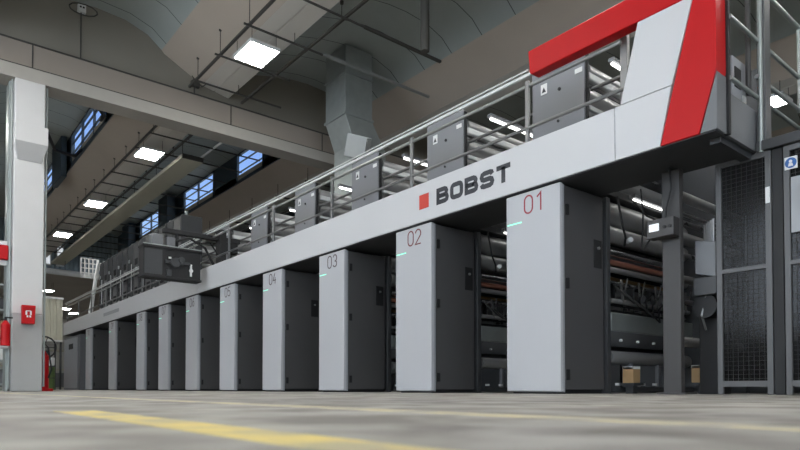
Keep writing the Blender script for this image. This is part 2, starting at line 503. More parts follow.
for k, (x, y) in enumerate([(8.2, 49.6), (11.3, 59.9), (12.5, 62.9), (2, 50), (14, 50), (7, 66), (16, 66)]):
    if k < 3: lamp(x, y, 7.0, ['small far lamp seen just right of the white column', 'small far lamp just left of the press end, upper of the two', 'small far lamp just left of the press end, lower of the two'][k])
    else: lamp(x, y, 7.0, 'ceiling lamp of the far hall hidden behind nearer things', 'lamps of the far hall')
for x in (0.37, -5.16):
    for y in (-8.5, -3.0, 2.6, 8.0, 12.4, 20.0, 28.0):
        lamp(x, y, LZ, 'ceiling lamp out of view over the aisle', 'lamps over the aisle')
lamp(5.9, 5.2, LZ, 'ceiling lamp out of view over the aisle', 'lamps over the aisle')
lamp(5.9, -1.0, LZ, 'ceiling lamp out of view over the aisle', 'lamps over the aisle')
for x, y in ((11.43, 1.5), (11.43, -4.5), (16.96, 6.0), (16.96, 20.0), (16.96, 30.0), (11.43, 36.0)):
    lamp(x, y, LZ, 'ceiling lamp out of view behind the press', 'lamps behind the press')

def grid(name, label, ys, rails, z=7.36):
    # ys: (position along the hall, start and end across the hall)
    t = thing(name, label, 'conduit grid', (5.2, ys[0][0], z))
    for y, x0, x1 in ys:
        MB().cyl((x0, y, z), (x1, y, z), 0.024, 8).build('cross_rod', 'rod', t)
        for x in (x0 + 0.12, x0 + 1.15):
            top = 8.24 - (x - VR[3]) * 0.54 if x < 5.83 else 7.64
            q = MB().cyl((x, y, z), (x, y, top), 0.008, 6).build('drop_rod', 'rod', t)
            MB().cyl((x, y, top - 0.03), (x, y, top + 0.03), 0.035, 8).build('anchor', 'rod', q)
    for x in rails:
        MB().box(x - 0.025, x + 0.025, ys[0][0] - 0.5, ys[-1][0] + 0.5, z + 0.02, z + 0.07).build('long_rail', 'rod', t)
    return t
grid('conduit_grid', 'dark rod grid carrying the near ceiling lamp',
     [(5.6, 5.4, 7.2), (7.0, 5.4, 7.2), (8.5, 5.5, 7.2), (9.93, 5.5, 7.2), (11.35, 5.26, 7.1), (12.8, 5.26, 7.1), (14.2, 5.3, 7.62)], [5.40, 6.76])
grid('conduit_grid', 'dark rod grid under the ceiling behind the concrete crossbeam', [(16.6 + 1.36 * k, 5.45, 8.9) for k in range(16)], [5.5, 6.5])
t = thing('conduit_grid', 'dark rod grid right of the roof windows above the handrail', 'conduit grid', (11.2, 16.5, 7.3))
for k in range(9):
    y = 16.5 + 2.2 * k
    MB().cyl((11.0, y, 7.36), (14.6, y, 7.36), 0.03, 8).build('cross_rod', 'rod', t)
    MB().cyl((11.1, y, 7.36), (11.1, y, 7.88), 0.010, 6).build('drop_rod', 'rod', t)
for x in (11.3, 12.4, 13.8): MB().box(x - 0.03, x + 0.03, 16.0, 34.5, 7.38, 7.43).build('long_rail', 'rod', t)
tag(MB().box(7.2, 9.3, 9.90, 9.96, 7.34, 7.39).build('cable_rail', 'rod'), 'short dark rail running right from the lamp grid at top', 'rail')
tag(MB().box(7.1, 10.2, 11.30, 11.36, 7.34, 7.39).build('cable_rail', 'alu'), 'long metal rail passing in front of the air duct', 'rail')
# cable trunking of the far bay
t = thing('cable_trunking', 'long cream cable trunking hanging behind the crossbeam', 'cable trunking', (7.0, 18.7, 7.2))
MB().box(6.72, 7.42, 18.9, 39.9, 7.22, 7.34).build('trough', 'trunk', t, bevel=0.01)
MB().box(6.74, 7.40, 18.86, 18.9, 7.21, 7.35).build('end_cap', 'rod', t)
mb = MB()
for k in range(8): mb.cyl((7.0, 19.6 + 2.6 * k, 7.34), (7.0, 19.6 + 2.6 * k, 7.95), 0.01, 6)
each(mb, 'suspension_rod', 'rod', t)
MB().cyl((7.36, 17.0, 7.38), (7.36, 19.4, 7.38), 0.035, 10).build('feed_pipe', 'whitep', t)
# gutter pipe along far ceiling, dark posts by the glazing
for x, y, l in ((10.15, 30.5, 'dark blue steel post left of the roof windows'), (10.2, 37.0, 'dark blue steel post farthest by the roof windows')):
    tag(MB().box(x - 0.3, x + 0.1, y - 0.9, y + 0.4, 0, 9.36).build('steel_post', 'darkblue', bevel=0.01), l, 'post')
tag(MB().box(4.55, 4.75, 25.3, 27.0, 7.9, 9.4).build('roof_box', 'darkblue', bevel=0.02), 'dark blue box beside the left roof window', 'roof box')
tag(MB().tube([(3.0, 16.2, 8.0), (4.0, 18.0, 7.85), (4.5, 19.0, 7.95), (4.75, 20.4, 8.35)], 0.05).build('roof_cable', 'black'), 'thick black cable sagging past the left roof window', 'cable')
tag(MB().tube([(3.0, 19.5, 7.6), (3.7, 21.5, 7.5), (4.4, 22.3, 7.7), (4.75, 23.0, 8.2)], 0.05).build('roof_cable', 'black'), 'lower black cable in front of the left roof window', 'cable')

# ------------------------------------------------------------------ air duct
OA, OB = Vector((9.05, 12.65, 6.22)), Vector((8.48, 12.05, 5.90))
t = thing('air_duct', 'galvanised rectangular air duct dropping from the roof shell', 'air duct', (8.9, 12.95, 4.6))
MB().box(8.48, 9.31, 12.5, 13.4, 6.9, 8.62).build('duct_shaft', 'galv', t, bevel=0.008)
each(MB().box(8.45, 9.34, 12.47, 13.43, 6.86, 6.92).box(8.45, 9.34, 12.47, 13.43, 7.9, 7.93), 'flange', 'galv', t)
mb = MB()
q0 = [(8.48, 12.5, 6.88), (9.31, 12.5, 6.88), (9.31, 13.4, 6.88), (8.48, 13.4, 6.88)]
q1 = [(8.75, 12.5, 6.2), (9.75, 12.5, 6.2), (9.75, 13.4, 6.2), (8.75, 13.4, 6.2)]
mb.add(q0 + q1, [(0, 1, 2, 3), (4, 5, 6, 7), (0, 1, 5, 4), (1, 2, 6, 5), (2, 3, 7, 6), (3, 0, 4, 7)])
mb.box(8.75, 9.75, 12.5, 13.4, 4.42, 6.2)
mb.build('lower_duct', 'galv', t, bevel=0.008)
mb = MB().cyl(OA, OB, 0.34, 4)
mb.build('outlet', 'alu', t)
mb = MB()
for k in range(3):
    a = 0.12 + 0.34 * k
    p = OA.lerp(OB, a); q = OA.lerp(OB, a + 0.06)
    mb.cyl(p, q, 0.37, 4)
each(mb, 'outlet_ring', 'alu', t)
t = thing('ceiling_tube', 'dark vertical tube hanging from the roof shell right of the duct', 'tube', (7.65, 8.6, 7.0))
MB().cyl((7.65, 8.6, 6.45), (7.65, 8.6, 8.6), 0.085, 20).build('tube', 'rod', t)
MB().cyl((7.65, 8.6, 8.5), (7.65, 8.6, 8.62), 0.14, 20).build('ceiling_rose', 'rod', t)
# sensor on tympanum
t = thing('smoke_sensor', 'small white sensor with two lenses and wire ring on the gable wall', 'sensor', (3.05, 14.95, 8.2))
MB().box(2.98, 3.14, 14.88, 15.0, 8.42, 8.60).build('housing', 'whitep', t, bevel=0.01)
each(MB().cyl((3.03, 14.875, 8.53), (3.03, 14.89, 8.53), 0.022, 10).cyl((3.09, 14.875, 8.53), (3.09, 14.89, 8.53), 0.022, 10), 'lens', 'black', t)
MB().tube([(3.05 + 0.28 * math.cos(a / 12 * 6.283), 14.7 + 0.22 * math.sin(a / 12 * 6.283), 8.38) for a in range(13)], 0.014, 6).build('wire_ring', 'rod', t)
each(MB().cyl((3.05, 14.93, 7.34), (3.05, 14.93, 8.42), 0.015, 8), 'conduit', 'rod', t)
t = thing('cable_hook', 'small cable hook with loose wires on the gable wall near the lamp', 'hook', (5.6, 14.9, 7.5))
MB().cyl((5.6, 14.9, 7.35), (5.6, 14.9, 7.74), 0.018, 8).box(5.52, 5.72, 14.85, 14.95, 7.55, 7.68).build('stem', 'rod', t)
MB().tube([(5.5, 14.8, 7.75), (5.6, 14.75, 7.62), (5.75, 14.8, 7.55), (5.9, 14.85, 7.7)], 0.014, 6).build('wire', 'rod', t)

# ------------------------------------------------------------------ press: numbered cabinets
XF = 5.79
def digit(ch, h=0.21, wd=0.118):
    r = wd / 2
    def arc(cx, cy, rx, ry, a0, a1, n=8):
        return [(cx + rx * math.cos(math.radians(a0 + (a1 - a0) * i / n)), cy + ry * math.sin(math.radians(a0 + (a1 - a0) * i / n))) for i in range(n + 1)]
    q = h * 0.27
    D = {
        '0': [(arc(r, h - r, r, r, 0, 180) + arc(r, r, r, r, 180, 360), True)],
        '1': [([(0.02, h - 0.045), (0.075, h), (0.075, 0)], False)],
        '2': [(arc(r, h - r, r, r, 170, -30) + [(0.0, 0.0), (wd, 0.0)], False)],
        '3': [(arc(r, h - q, r, q, 160, -80) + arc(r, q, r, q * 0.9, 80, -160), False)],
        '4': [([(wd * 0.6, h), (0, h * 0.33), (wd, h * 0.33)], False), ([(wd * 0.72, h * 0.6), (wd * 0.72, 0)], False)],
        '5': [([(wd * 0.9, h), (0.01, h), (0.005, h * 0.56)] + arc(r, h * 0.33, r, h * 0.30, 110, -150), False)],
        '6': [([(wd * 0.7, h), (0.01, h * 0.42)], False), (arc(r, h * 0.30, r, h * 0.30, 0, 330), True)],
        '7': [([(0, h), (wd, h), (wd * 0.3, 0)], False)],
        '8': [(arc(r, h * 0.76, r * 0.85, h * 0.24, 0, 345, 12), True), (arc(r, h * 0.26, r, h * 0.26, 0, 345, 12), True)],
        '9': [([(wd * 0.3, 0), (wd - 0.01, h * 0.58)], False), (arc(r, h * 0.70, r, h * 0.30, 0, 330), True)],
    }
    return D[ch]
def number(txt, yl, parent, m):
    for i, ch in enumerate(txt):
        mb = MB()
        for pts, cl in digit(ch):
            mb.ribbon(pts, 0.019, cl, XF - 0.0005, yl - 0.285 - 0.165 * i, 2.15)
        mb.build('number_digit', m, parent)
W = 0.79
YL = [5.0, 7.17, 9.35, 11.53, 13.70, 15.88, 18.03, 20.15, 23.40, 26.85]
def cabinet(yl, label):
    t = thing('unit_cabinet', label, 'cabinet', (XF, yl, 0), 'numbered cabinets along the press')
    d = MB().box(XF, XF + 0.055, yl - W, yl, 0.03, 2.41).build('front_door', 'panel', t, bevel=0.008)
    MB().box(XF + 0.055, XF + 0.085, yl - W + 0.004, yl - 0.004, 0.02, 2.40).build('door_edge', 'edge', t)
    MB().box(XF + 0.085, 6.67, yl - W + 0.012, yl - 0.012, 0.05, 2.40).build('body', 'body', t, bevel=0.006)
    MB().box(XF + 0.06, 6.66, yl - W + 0.05, yl - 0.05, 0.0, 0.05).build('plinth', 'black', t)
    MB().box(XF - 0.004, XF, yl - 0.24, yl - 0.02, 2.055, 2.070).build('status_light', 'led', t)
    for z in (0.22, 1.27, 2.12):
        MB().box(XF + 0.12, XF + 0.16, yl - W - 0.012, yl - W + 0.012, z - 0.06, z + 0.06).build('hinge', 'black', t)
    mb = MB().box(6.47, 6.63, yl - W + 0.002, yl - W + 0.012, 1.52, 1.86)
    h = mb.build('latch_plate', 'black', t, bevel=0.004)
    MB().cyl((6.55, yl - W - 0.02, 1.76), (6.55, yl - W + 0.01, 1.76), 0.018, 10).build('latch_knob', 'alu', h)
    return t
cab_labels = ['light grey cabinet numbered 01 in red, nearest the camera',
              'light grey cabinet numbered 02, second from the right',
              'light grey cabinet numbered 03, third from the right',
              'light grey cabinet numbered 04, fourth from the right',
              'light grey cabinet numbered 05, fifth from the right',
              'light grey cabinet, sixth from the right, left of the one numbered 05',
              'light grey cabinet, seventh from the right along the press',
              'light grey cabinet, third from the left of the numbered row',
              'light grey cabinet, second from the left of the numbered row',
              'narrow looking light grey cabinet, leftmost of the numbered row']
c0 = cabinet(YL[0], cab_labels[0])
cabs = [c0] + [dup(c0, 0, y - YL[0], 0, l) for y, l in zip(YL[1:], cab_labels[1:])]
for i, (c, y) in enumerate(zip(cabs, YL)):
    number('%02d' % (i + 1), y, c, ['num01', 'num03', 'num02'][min(i, 2)])

# ------------------------------------------------------------------ press: fascia with hood and lettering
FX = 5.75
t = thing('press_fascia', 'long pale fascia beam with black lettering, red square and red hood above the cabinets', 'fascia', (FX, 2.46, 2.43))
Z0, Z1 = 2.435, 2.99
MB().box(FX, FX + 0.20, 3.495, 15.0, Z0, Z1).build('beam_panel', 'fascia', t, bevel=0.006)
MB().box(FX, FX + 0.20, 15.008, 31.0, Z0, Z1).build('beam_panel', 'fascia', t, bevel=0.006)
MB().prism([(3.487, Z0), (3.487, Z1), (2.886, Z1), (3.005, Z0)], 'X', FX, FX + 0.20).build('end_panel', 'fascia', t, bevel=0.004)
MB().prism([(3.425, Z1 + 0.008), (3.225, 3.77), (2.666, 3.77), (2.880, Z1 + 0.008)], 'X', FX, FX + 0.20).build('end_panel', 'fascia', t, bevel=0.004)
MB().prism([(2.998, Z0), (2.66, 3.77), (2.66, 4.07), (2.46, 4.07), (2.46, 3.00), (2.625, Z0)], 'X', FX - 0.004, FX + 0.20).build('red_band', 'red', t, bevel=0.006)
MB().prism([(2.615, Z0), (2.46, 2.97), (2.46, Z0)], 'X', FX, FX + 0.20).build('corner_panel', 'midgrey', t, bevel=0.004)
# hood
mb = MB().prism([(4.57, 3.775), (4.60, 3.80), (4.62, 4.07), (2.665, 4.07), (2.665, 3.775)], 'X', FX - 0.004, FX + 0.14)
mb.build('red_hood', 'red', t, bevel=0.012)
MB().box(FX + 0.205, FX + 0.25, 2.44, 2.49, Z0, 4.9).build('corner_strip', 'black', t)
# underside trim
MB().box(FX + 0.02, FX + 0.18, 2.48, 30.9, 2.425, Z0).build('underside', 'dark', t)
# red square and lettering (B O B S T)
MB().box(FX - 0.004, FX, 6.385, 6.585, 2.615, 2.82).build('red_square', 'redsq', t)
def rr(w_, h_, r, seg=4, ox=0, oy=0):
    pts = []
    for cx, cy, a in ((w_ - r, h_ - r, 0), (r, h_ - r, 90), (r, r, 180), (w_ - r, r, 270)):
        for k in range(seg + 1):
            an = math.radians(a + 90 * k / seg)
            pts.append((ox + cx + r * math.cos(an), oy + cy + r * math.sin(an)))
    return pts
LH, LW, ST = 0.228, 0.245, 0.062
h_, w_ = LH - ST, LW - ST
def letterB():
    top = [(0, 0), (0, h_), (w_ - 0.055, h_), (w_ - 0.025, h_ - 0.012), (w_ - 0.012, h_ - 0.035), (w_ - 0.025, h_ / 2 + 0.012), (w_ - 0.04, h_ / 2)]
    bot = [(w_ - 0.04, h_ / 2), (w_ - 0.01, h_ / 2 - 0.014), (w_, h_ / 2 - 0.04), (w_ - 0.01, 0.012), (w_ - 0.04, 0)]
    return [(top + bot[1:], True), ([(0, h_ / 2), (w_ - 0.04, h_ / 2)], False)]
def letterO(): return [(rr(w_, h_, 0.045), True)]
def letterS():
    r = 0.035
    def a(cx, cy, a0, a1): return [(cx + r * math.cos(math.radians(a0 + (a1 - a0) * i / 4)), cy + r * math.sin(math.radians(a0 + (a1 - a0) * i / 4))) for i in range(5)]
    hh = h_ / 2
    r2 = hh / 2
    r = r2
    return [([(w_, h_ - 0.035), (w_ - 0.012, h_ - 0.008), (w_ - 0.04, h_)] + a(r2, h_ - r2, 90, 270) + a(w_ - r2, r2, 90, -90) + [(0.04, 0), (0.012, 0.008), (0, 0.035)], False)]
def letterT(): return [([(-0.02, h_), (w_ + 0.02, h_)], False), ([(w_ / 2, h_), (w_ / 2, -ST / 2)], False)]
yy = 6.225
for i, L in enumerate((letterB, letterO, letterB, letterS, letterT)):
    mb = MB()
    for pts, cl in L():
        mb.ribbon(pts, ST, cl, FX - 0.0005, yy - 0.273 * i - ST / 2, 2.60 + ST / 2)
    mb.build('letter', 'ink', t)
# small dark embossed plate on far part of the fascia
MB().box(FX - 0.003, FX, 22.0, 24.0, 2.66, 2.78).build('name_plate', 'edge', t)

# walkway
t = thing('walkway', 'raised walkway deck along the press behind the fascia', 'walkway', (6.3, 2.5, 2.44))
MB().box(5.96, 6.70, 2.50, 31.0, 2.44, 2.52).build('deck', 'dark', t)
MB().box(5.97, 6.68, 2.47, 2.50, 2.44, 2.86).build('kick_plate', 'midgrey', t, bevel=0.004)
MB().box(5.96, 6.70, 2.52, 2.62, 2.38, 2.44).build('end_beam', 'dark', t)

# front guard rail
t = thing('guard_rail', 'long aluminium double handrail running along the top of the press', 'railing', (5.86, 3.5, 2.52))
MB().box(5.83, 5.87, 4.62, 31, 3.83, 3.87).build('top_rail', 'whitep', t, bevel=0.008)
MB().box(5.80, 5.815, 4.66, 31, 3.875, 3.89).build('edge_strip', 'whitep', t)
MB().cyl((5.90, 3.5, 3.745), (5.90, 31, 3.745), 0.024, 12).build('hand_rail', 'alu', t)
MB().cyl((5.88, 3.3, 3.22), (5.88, 31, 3.22), 0.021, 10).build('mid_rail', 'dullsteel', t)
for k in range(13):
    y = 4.74 + 2.17 * k
    MB().box(5.865, 5.905, y - 0.025, y + 0.025, 2.50, 3.80).build('post', 'dullsteel', t, bevel=0.004)
MB().box(5.96, 6.02, 3.47, 3.55, 2.50, 3.93).build('post', 'dullsteel', t, bevel=0.004)

# end guard rail over the portal
t = thing('guard_rail', 'grey end railing with thick post beside the red fascia end', 'railing', (6.6, 2.44, 2.52))
for z in (3.55, 2.97):
    MB().cyl((5.98, 2.44, z), (7.85, 2.44, z), 0.022, 10).build('rail', 'galv', t)
MB().cyl((6.5, 2.44, 4.12), (8.6, 2.44, 4.12), 0.024, 10).build('top_rail', 'galv', t)
MB().cyl((6.6, 2.44, 3.18), (7.82, 2.44, 3.18), 0.022, 10).build('rail', 'galv', t)
MB().box(6.66, 6.80, 2.38, 2.46, 2.42, 5.0).build('post', 'fence', t, bevel=0.006)
MB().cyl((6.64, 2.42, 2.42), (6.64, 2.42, 5.0), 0.022, 10).build('post', 'galv', t)
MB().cyl((6.56, 2.50, 3.0), (6.56, 2.50, 5.0), 0.026, 10).build('post', 'post', t)
MB().cyl((7.80, 2.44, 3.15), (7.80, 2.44, 4.12), 0.022, 10).build('post', 'galv', t)
t = thing('electrical_box', 'grey upright box with black vent and white label behind the end railing', 'electrical box', (6.5, 2.68, 2.52))
MB().box(6.34, 6.66, 2.56, 2.80, 2.52, 3.36).build('housing', 'edge', t, bevel=0.006)
each(MB().box(6.38, 6.52, 2.552, 2.56, 3.06, 3.26), 'vent', 'black', t)
MB().box(6.56, 6.64, 2.552, 2.56, 2.82, 3.02).build('label_plate', 'white', t)
MB().box(6.38, 6.46, 2.552, 2.56, 2.86, 2.92).build('label_plate', 'white', t)

# ------------------------------------------------------------------ upper cabinets
def upper(yl, label):
    y1 = yl + 0.33; y0 = y1 - 0.83
    t = thing('upper_cabinet', label, 'cabinet', (6.75, yl, 2.52), 'upper cabinets behind the handrail')
    MB().box(6.75, 6.80, y0 + 0.02, y1 - 0.02, 2.53, 4.38).build('body', 'dark', t, bevel=0.004)
    MB().box(6.72, 6.75, y0, y1, 2.53, 4.40).build('front_panel', 'upper', t, bevel=0.006)
    s = MB().box(6.714, 6.72, y1 - 0.25, y1 - 0.15, 4.04, 4.18).build('warning_label', 'white', t)
    MB().prism([(y1 - 0.235, 4.065), (y1 - 0.165, 4.065), (y1 - 0.20, 4.135)], 'X', 6.711, 6.7145).build('warning_triangle', 'ink', s)
    MB().box(6.714, 6.72, y0 + 0.03, y0 + 0.14, 4.12, 4.18).build('label_plate', 'white', t)
    each(MB().cyl((6.705, y0 + 0.38, 4.02), (6.72, y0 + 0.38, 4.02), 0.022, 10).cyl((6.705, y0 + 0.40, 3.60), (6.72, y0 + 0.40, 3.60), 0.018, 10), 'lock', 'black', t)
    MB().box(6.745, 6.80, y0 - 0.012, y0, 2.56, 4.36).build('hinge_strip', 'black', t)
    return t
up_lab = ['grey upper cabinet with white labels under the red hood',
          'grey upper cabinet above the black lettering',
          'grey upper cabinet just right of the duct outlet',
          'grey upper cabinet, third to the left of the black lettering', 'grey upper cabinet, second to the right of the hanging operator box',
          'grey upper cabinet nearest the hanging operator box']
u0 = upper(YL[0], up_lab[0])
for y, l in zip(YL[1:6], up_lab[1:]): dup(u0, 0, y - YL[0], 0, l)

# ------------------------------------------------------------------ printing units (rollers along X)
def unit(yl, label):
    t = thing('printing_unit', label, 'printing unit', (7.9, yl, 0), 'printing units behind the cabinets')
    xa, xb = 6.80, 8.93
    def roll(y, z, r, m, a=xa, b=xb, j=0.04):
        y += yl
        o = MB().cyl((a + j, y, z), (b - j, y, z), r, 28).build('roller', m, t)
        q = min(0.035, r * 0.5)
        each(MB().cyl((a, y, z), (a + j, y, z), q, 12).cyl((b - j, y, z), (b, y, z), q, 12), 'journal', 'dullsteel', o)
        return o
    MB().box(6.72, 6.80, yl - 0.80, yl - 0.02, 0.0, 2.42).build('side_frame', 'dark', t, bevel=0.005)
    MB().box(8.95, 9.05, yl - 1.8, yl + 0.34, 0.0, 4.4).build('side_frame', 'dark', t, bevel=0.005)
    MB().box(6.80, 8.95, yl - 0.78, yl - 0.55, 2.47, 2.56).build('cross_beam', 'dark', t, bevel=0.005)
    MB().box(6.80, 8.95, yl - 0.15, yl - 0.02, 2.40, 2.52).build('cross_beam', 'dark', t, bevel=0.005)
    MB().box(6.80, 8.95, yl - 0.80, yl - 0.62, 0.78, 1.01).build('ink_tray', 'galv', t, bevel=0.015)
    MB().prism([(yl - 0.79, 0.775), (yl - 0.63, 0.775), (yl - 0.54, 0.62), (yl - 0.64, 0.60)], 'X', 6.82, 8.93).build('tray_skirt', 'midgrey', t, bevel=0.01)
    MB().box(6.82, 8.93, yl - 0.10, yl - 0.06, 0.5, 2.35).build('partition', 'dark', t)
    # lower rollers, seen through the openings
    roll(-0.62, 2.30, 0.15, 'drum')
    roll(-0.30, 2.20, 0.12, 'drum')
    roll(-0.66, 2.02, 0.11, 'drum')
    roll(-0.34, 1.86, 0.14, 'dullsteel')
    roll(-0.74, 1.765, 0.042, 'chrome')
    roll(-0.70, 1.66, 0.037, 'copper')
    roll(-0.72, 1.56, 0.037, 'drum')
    roll(-0.64, 1.47, 0.025, 'brass')
    roll(-0.76, 1.38, 0.022, 'steel')
    roll(-0.40, 1.32, 0.10, 'dullsteel')
    roll(-0.76, 1.16, 0.030, 'drum')
    roll(-0.70, 1.08, 0.022, 'steel')
    roll(-0.72, 0.45, 0.085, 'drum')
    roll(-0.35, 0.55, 0.13, 'dullsteel')
    # tube light added under the walkway level to brighten the rollers
    o = MB().box(7.25, 8.3, yl - 0.88, yl - 0.80, 2.50, 2.55).build('added_light', 'midgrey', t)
    MB().cyl((7.28, yl - 0.84, 2.485), (8.27, yl - 0.84, 2.485), 0.011, 10).build('added_tube', 'tube', o)
    # doctor blade carriage
    mb = MB()
    for k in range(5):
        x = 6.95 + 0.42 * k
        mb.box(x, x + 0.04, yl - 0.76, yl - 0.60, 1.14, 1.36)
        mb.cyl((x + 0.02, yl - 0.84, 1.42), (x + 0.16, yl - 0.78, 1.14), 0.016, 8)
        mb.cyl((x + 0.10, yl - 0.88, 1.44), (x + 0.16, yl - 0.80, 1.26), 0.010, 8)
    each(mb, 'blade_arm', 'steel', t)
    mb = MB()
    for k in range(5):
        x = 6.90 + 0.16 * k
        z = 1.36 - 0.05 * k
        mb.tube([(x, yl - 0.78, z), (x + 0.12, yl - 0.90, z - 0.16), (x + 0.3, yl - 0.88, z - 0.22), (x + 0.42, yl - 0.80, z - 0.04), (x + 0.6, yl - 0.78, z + 0.06)], 0.012, 6)
    mb.tube([(6.90, yl - 0.84, 2.45), (6.94, yl - 0.88, 2.1), (7.05, yl - 0.86, 1.95), (7.15, yl - 0.78, 1.88)], 0.014, 6)
    mb.tube([(7.3, yl - 0.80, 2.5), (7.5, yl - 0.90, 2.3), (7.8, yl - 0.9, 2.28), (8.2, yl - 0.82, 2.45)], 0.014, 6)
    each(mb, 'hose', 'black', t)
    MB().cyl((7.10, yl - 0.90, 1.93), (7.16, yl - 0.82, 1.93), 0.032, 12).build('air_valve', 'whitep', t)
    mb = MB()
    for k in range(4):
        mb.cyl((6.98 + 0.40 * k, yl - 0.84, 0.66), (6.98 + 0.40 * k, yl - 0.81, 0.66), 0.016, 10)
        mb.box(6.88 + 0.3 * k, 6.93 + 0.3 * k, yl - 0.84, yl - 0.80, 0.10, 0.13)
    each(mb, 'valve', 'whitep', t)
    each(MB().box(7.25, 7.30, yl - 0.80, yl - 0.75, 0.08, 0.38).box(7.45, 7.48, yl - 0.80, yl - 0.76, 0.08, 0.36).box(7.95, 8.0, yl - 0.80, yl - 0.75, 0.08, 0.38), 'stay', 'midgrey', t)
    MB().box(6.85, 8.9, yl - 0.82, yl - 0.1, 0.02, 0.08).build('base_frame', 'dark', t)
    # upper web path, standing behind the upper cabinet
    for y, z, r, m in ((-0.38, 4.20, 0.10, 'drum'), (-0.12, 4.25, 0.08, 'chrome'), (0.20, 4.20, 0.10, 'drum'), (-0.36, 3.88, 0.12, 'drum'), (0.15, 3.86, 0.11, 'drum'),
                       (-0.34, 3.52, 0.13, 'drum'), (0.10, 3.45, 0.12, 'steel'), (-0.40, 3.18, 0.09, 'chrome'), (-0.36, 2.86, 0.12, 'drum'), (0.12, 2.95, 0.12, 'drum')):
        roll(y, z, r, m, a=6.84)
    MB().box(7.0, 8.9, yl - 0.02, yl + 0.03, 3.0, 4.12).build('streak_hood', 'whitep', t, bevel=0.01)
    MB().box(6.86, 8.9, yl - 0.48, yl - 0.40, 4.06, 4.16).build('streak_hood', 'whitep', t, bevel=0.02)  # white bars, their colour stands in for bright streaks between the rollers
    MB().box(6.86, 8.9, yl - 0.49, yl - 0.44, 3.66, 3.72).build('streak_hood', 'whitep', t, bevel=0.01)
    MB().box(6.86, 8.9, yl - 0.49, yl - 0.44, 3.34, 3.38).build('streak_hood', 'whitep', t, bevel=0.01)
    o = MB().box(7.3, 8.8, yl - 0.56, yl - 0.48, 4.42, 4.47).build('added_light', 'midgrey', t)  # upper tubes added to brighten the rollers and show as bright streaks
    MB().cyl((7.33, yl - 0.52, 4.40), (8.77, yl - 0.52, 4.40), 0.022, 10).build('added_tube', 'tube', o)
    o = MB().box(7.3, 8.8, yl - 0.60, yl - 0.54, 3.66, 3.70).build('added_light', 'midgrey', t)
    MB().cyl((7.33, yl - 0.57, 3.645), (8.77, yl - 0.57, 3.645), 0.016, 10).build('added_tube', 'tube', o)
    MB().cyl((6.84, yl - 1.80, 3.90), (6.84, yl - 0.52, 3.90), 0.024, 10).build('inner_rail', 'dullsteel', t)
    MB().box(6.80, 6.84, yl - 1.80, yl - 0.52, 2.56, 2.70).build('toe_board', 'midgrey', t)
    return t
un_lab = ['steel rollers and frames of the first printing unit, right of the nearest cabinet',
          'printing unit with rollers seen left of the nearest cabinet',
          'printing unit with rollers seen right of the third cabinet',
          'printing unit mostly hidden behind the fourth cabinet'] + \
         ['printing unit behind the %s cabinet from the right' % s for s in ('fifth', 'sixth', 'seventh', 'eighth', 'ninth', 'tenth')]
p0 = unit(YL[0], un_lab[0])
for y, l in zip(YL[1:], un_lab[1:]): dup(p0, 0, y - YL[0], 0, l)

# support post and boxes at the right opening
t = thing('support_post', 'dark grey square post carrying the red ended fascia', 'post', (6.5, 3.26, 0))
MB().box(6.44, 6.52, 3.15, 3.35, 0.0, 2.42).build('shaft', 'post', t, bevel=0.008)
MB().box(6.38, 6.64, 3.08, 3.40, 0.0, 0.02).build('base_plate', 'post', t)
t = thing('control_box', 'small grey box with white display on the support post', 'control box', (6.33, 3.36, 1.72))
MB().box(6.28, 6.415, 3.14, 3.44, 1.68, 1.88).build('housing', 'post', t, bevel=0.008)
MB().box(6.274, 6.28, 3.30, 3.41, 1.75, 1.83).build('display', 'screen', t)
mb = MB()
for k in range(2): mb.cyl((6.27, 3.18 + 0.06 * k, 1.78), (6.28, 3.18 + 0.06 * k, 1.78), 0.018, 10)
each(mb, 'button', 'black', t)
tag(MB().tube([(6.36, 3.42, 1.72), (6.4, 3.55, 1.6), (6.5, 3.62, 1.66), (6.6, 3.66, 1.9), (6.68, 3.7, 2.1), (6.72, 3.75, 2.4)], 0.009, 8).build('cable', 'black'), 'black cable looping from the control box to the machine', 'cable')
tag(MB().tube([(6.40, 3.24, 2.44), (6.39, 3.22, 2.2), (6.40, 3.28, 2.0), (6.38, 3.28, 1.88)], 0.009, 8).build('cable', 'black'), 'black cable running down the support post to the control box', 'cable')
t = thing('pump_housing', 'light grey angular housing between support post and fence', 'housing', (6.8, 3.1, 1.3))
MB().prism([(2.88, 1.24), (2.88, 1.62), (3.10, 1.66), (3.10, 1.30)], 'X', 6.66, 6.88).build('cover', 'midgrey', t, bevel=0.008)
MB().box(6.64, 6.90, 2.87, 3.11, 1.06, 1.25).build('base', 'dark', t, bevel=0.008)
mb = MB()
for k in range(5): mb.cyl((6.66 + 0.04 * k, 2.9 + 0.04 * k, 1.62), (6.66 + 0.05 * k, 2.9 + 0.045 * k, 1.86), 0.016, 8)
mb.tube([(6.7, 3.0, 1.08), (6.72, 3.02, 1.0), (6.7, 3.05, 0.85), (6.8, 3.05, 0.7)], 0.012, 6)
each(mb, 'hose', 'dullsteel', t)
t = thing('gear_motor', 'dark motor block low behind the opening beside the fence', 'motor', (6.9, 3.0, 0.7))
MB().cyl((6.7, 3.02, 0.95), (7.2, 3.02, 0.95), 0.13, 20).build('motor', 'black', t)
each(MB().box(6.85, 7.05, 2.9, 3.15, 0.0, 0.85), 'bracket', 'black', t, bevel=0.01)
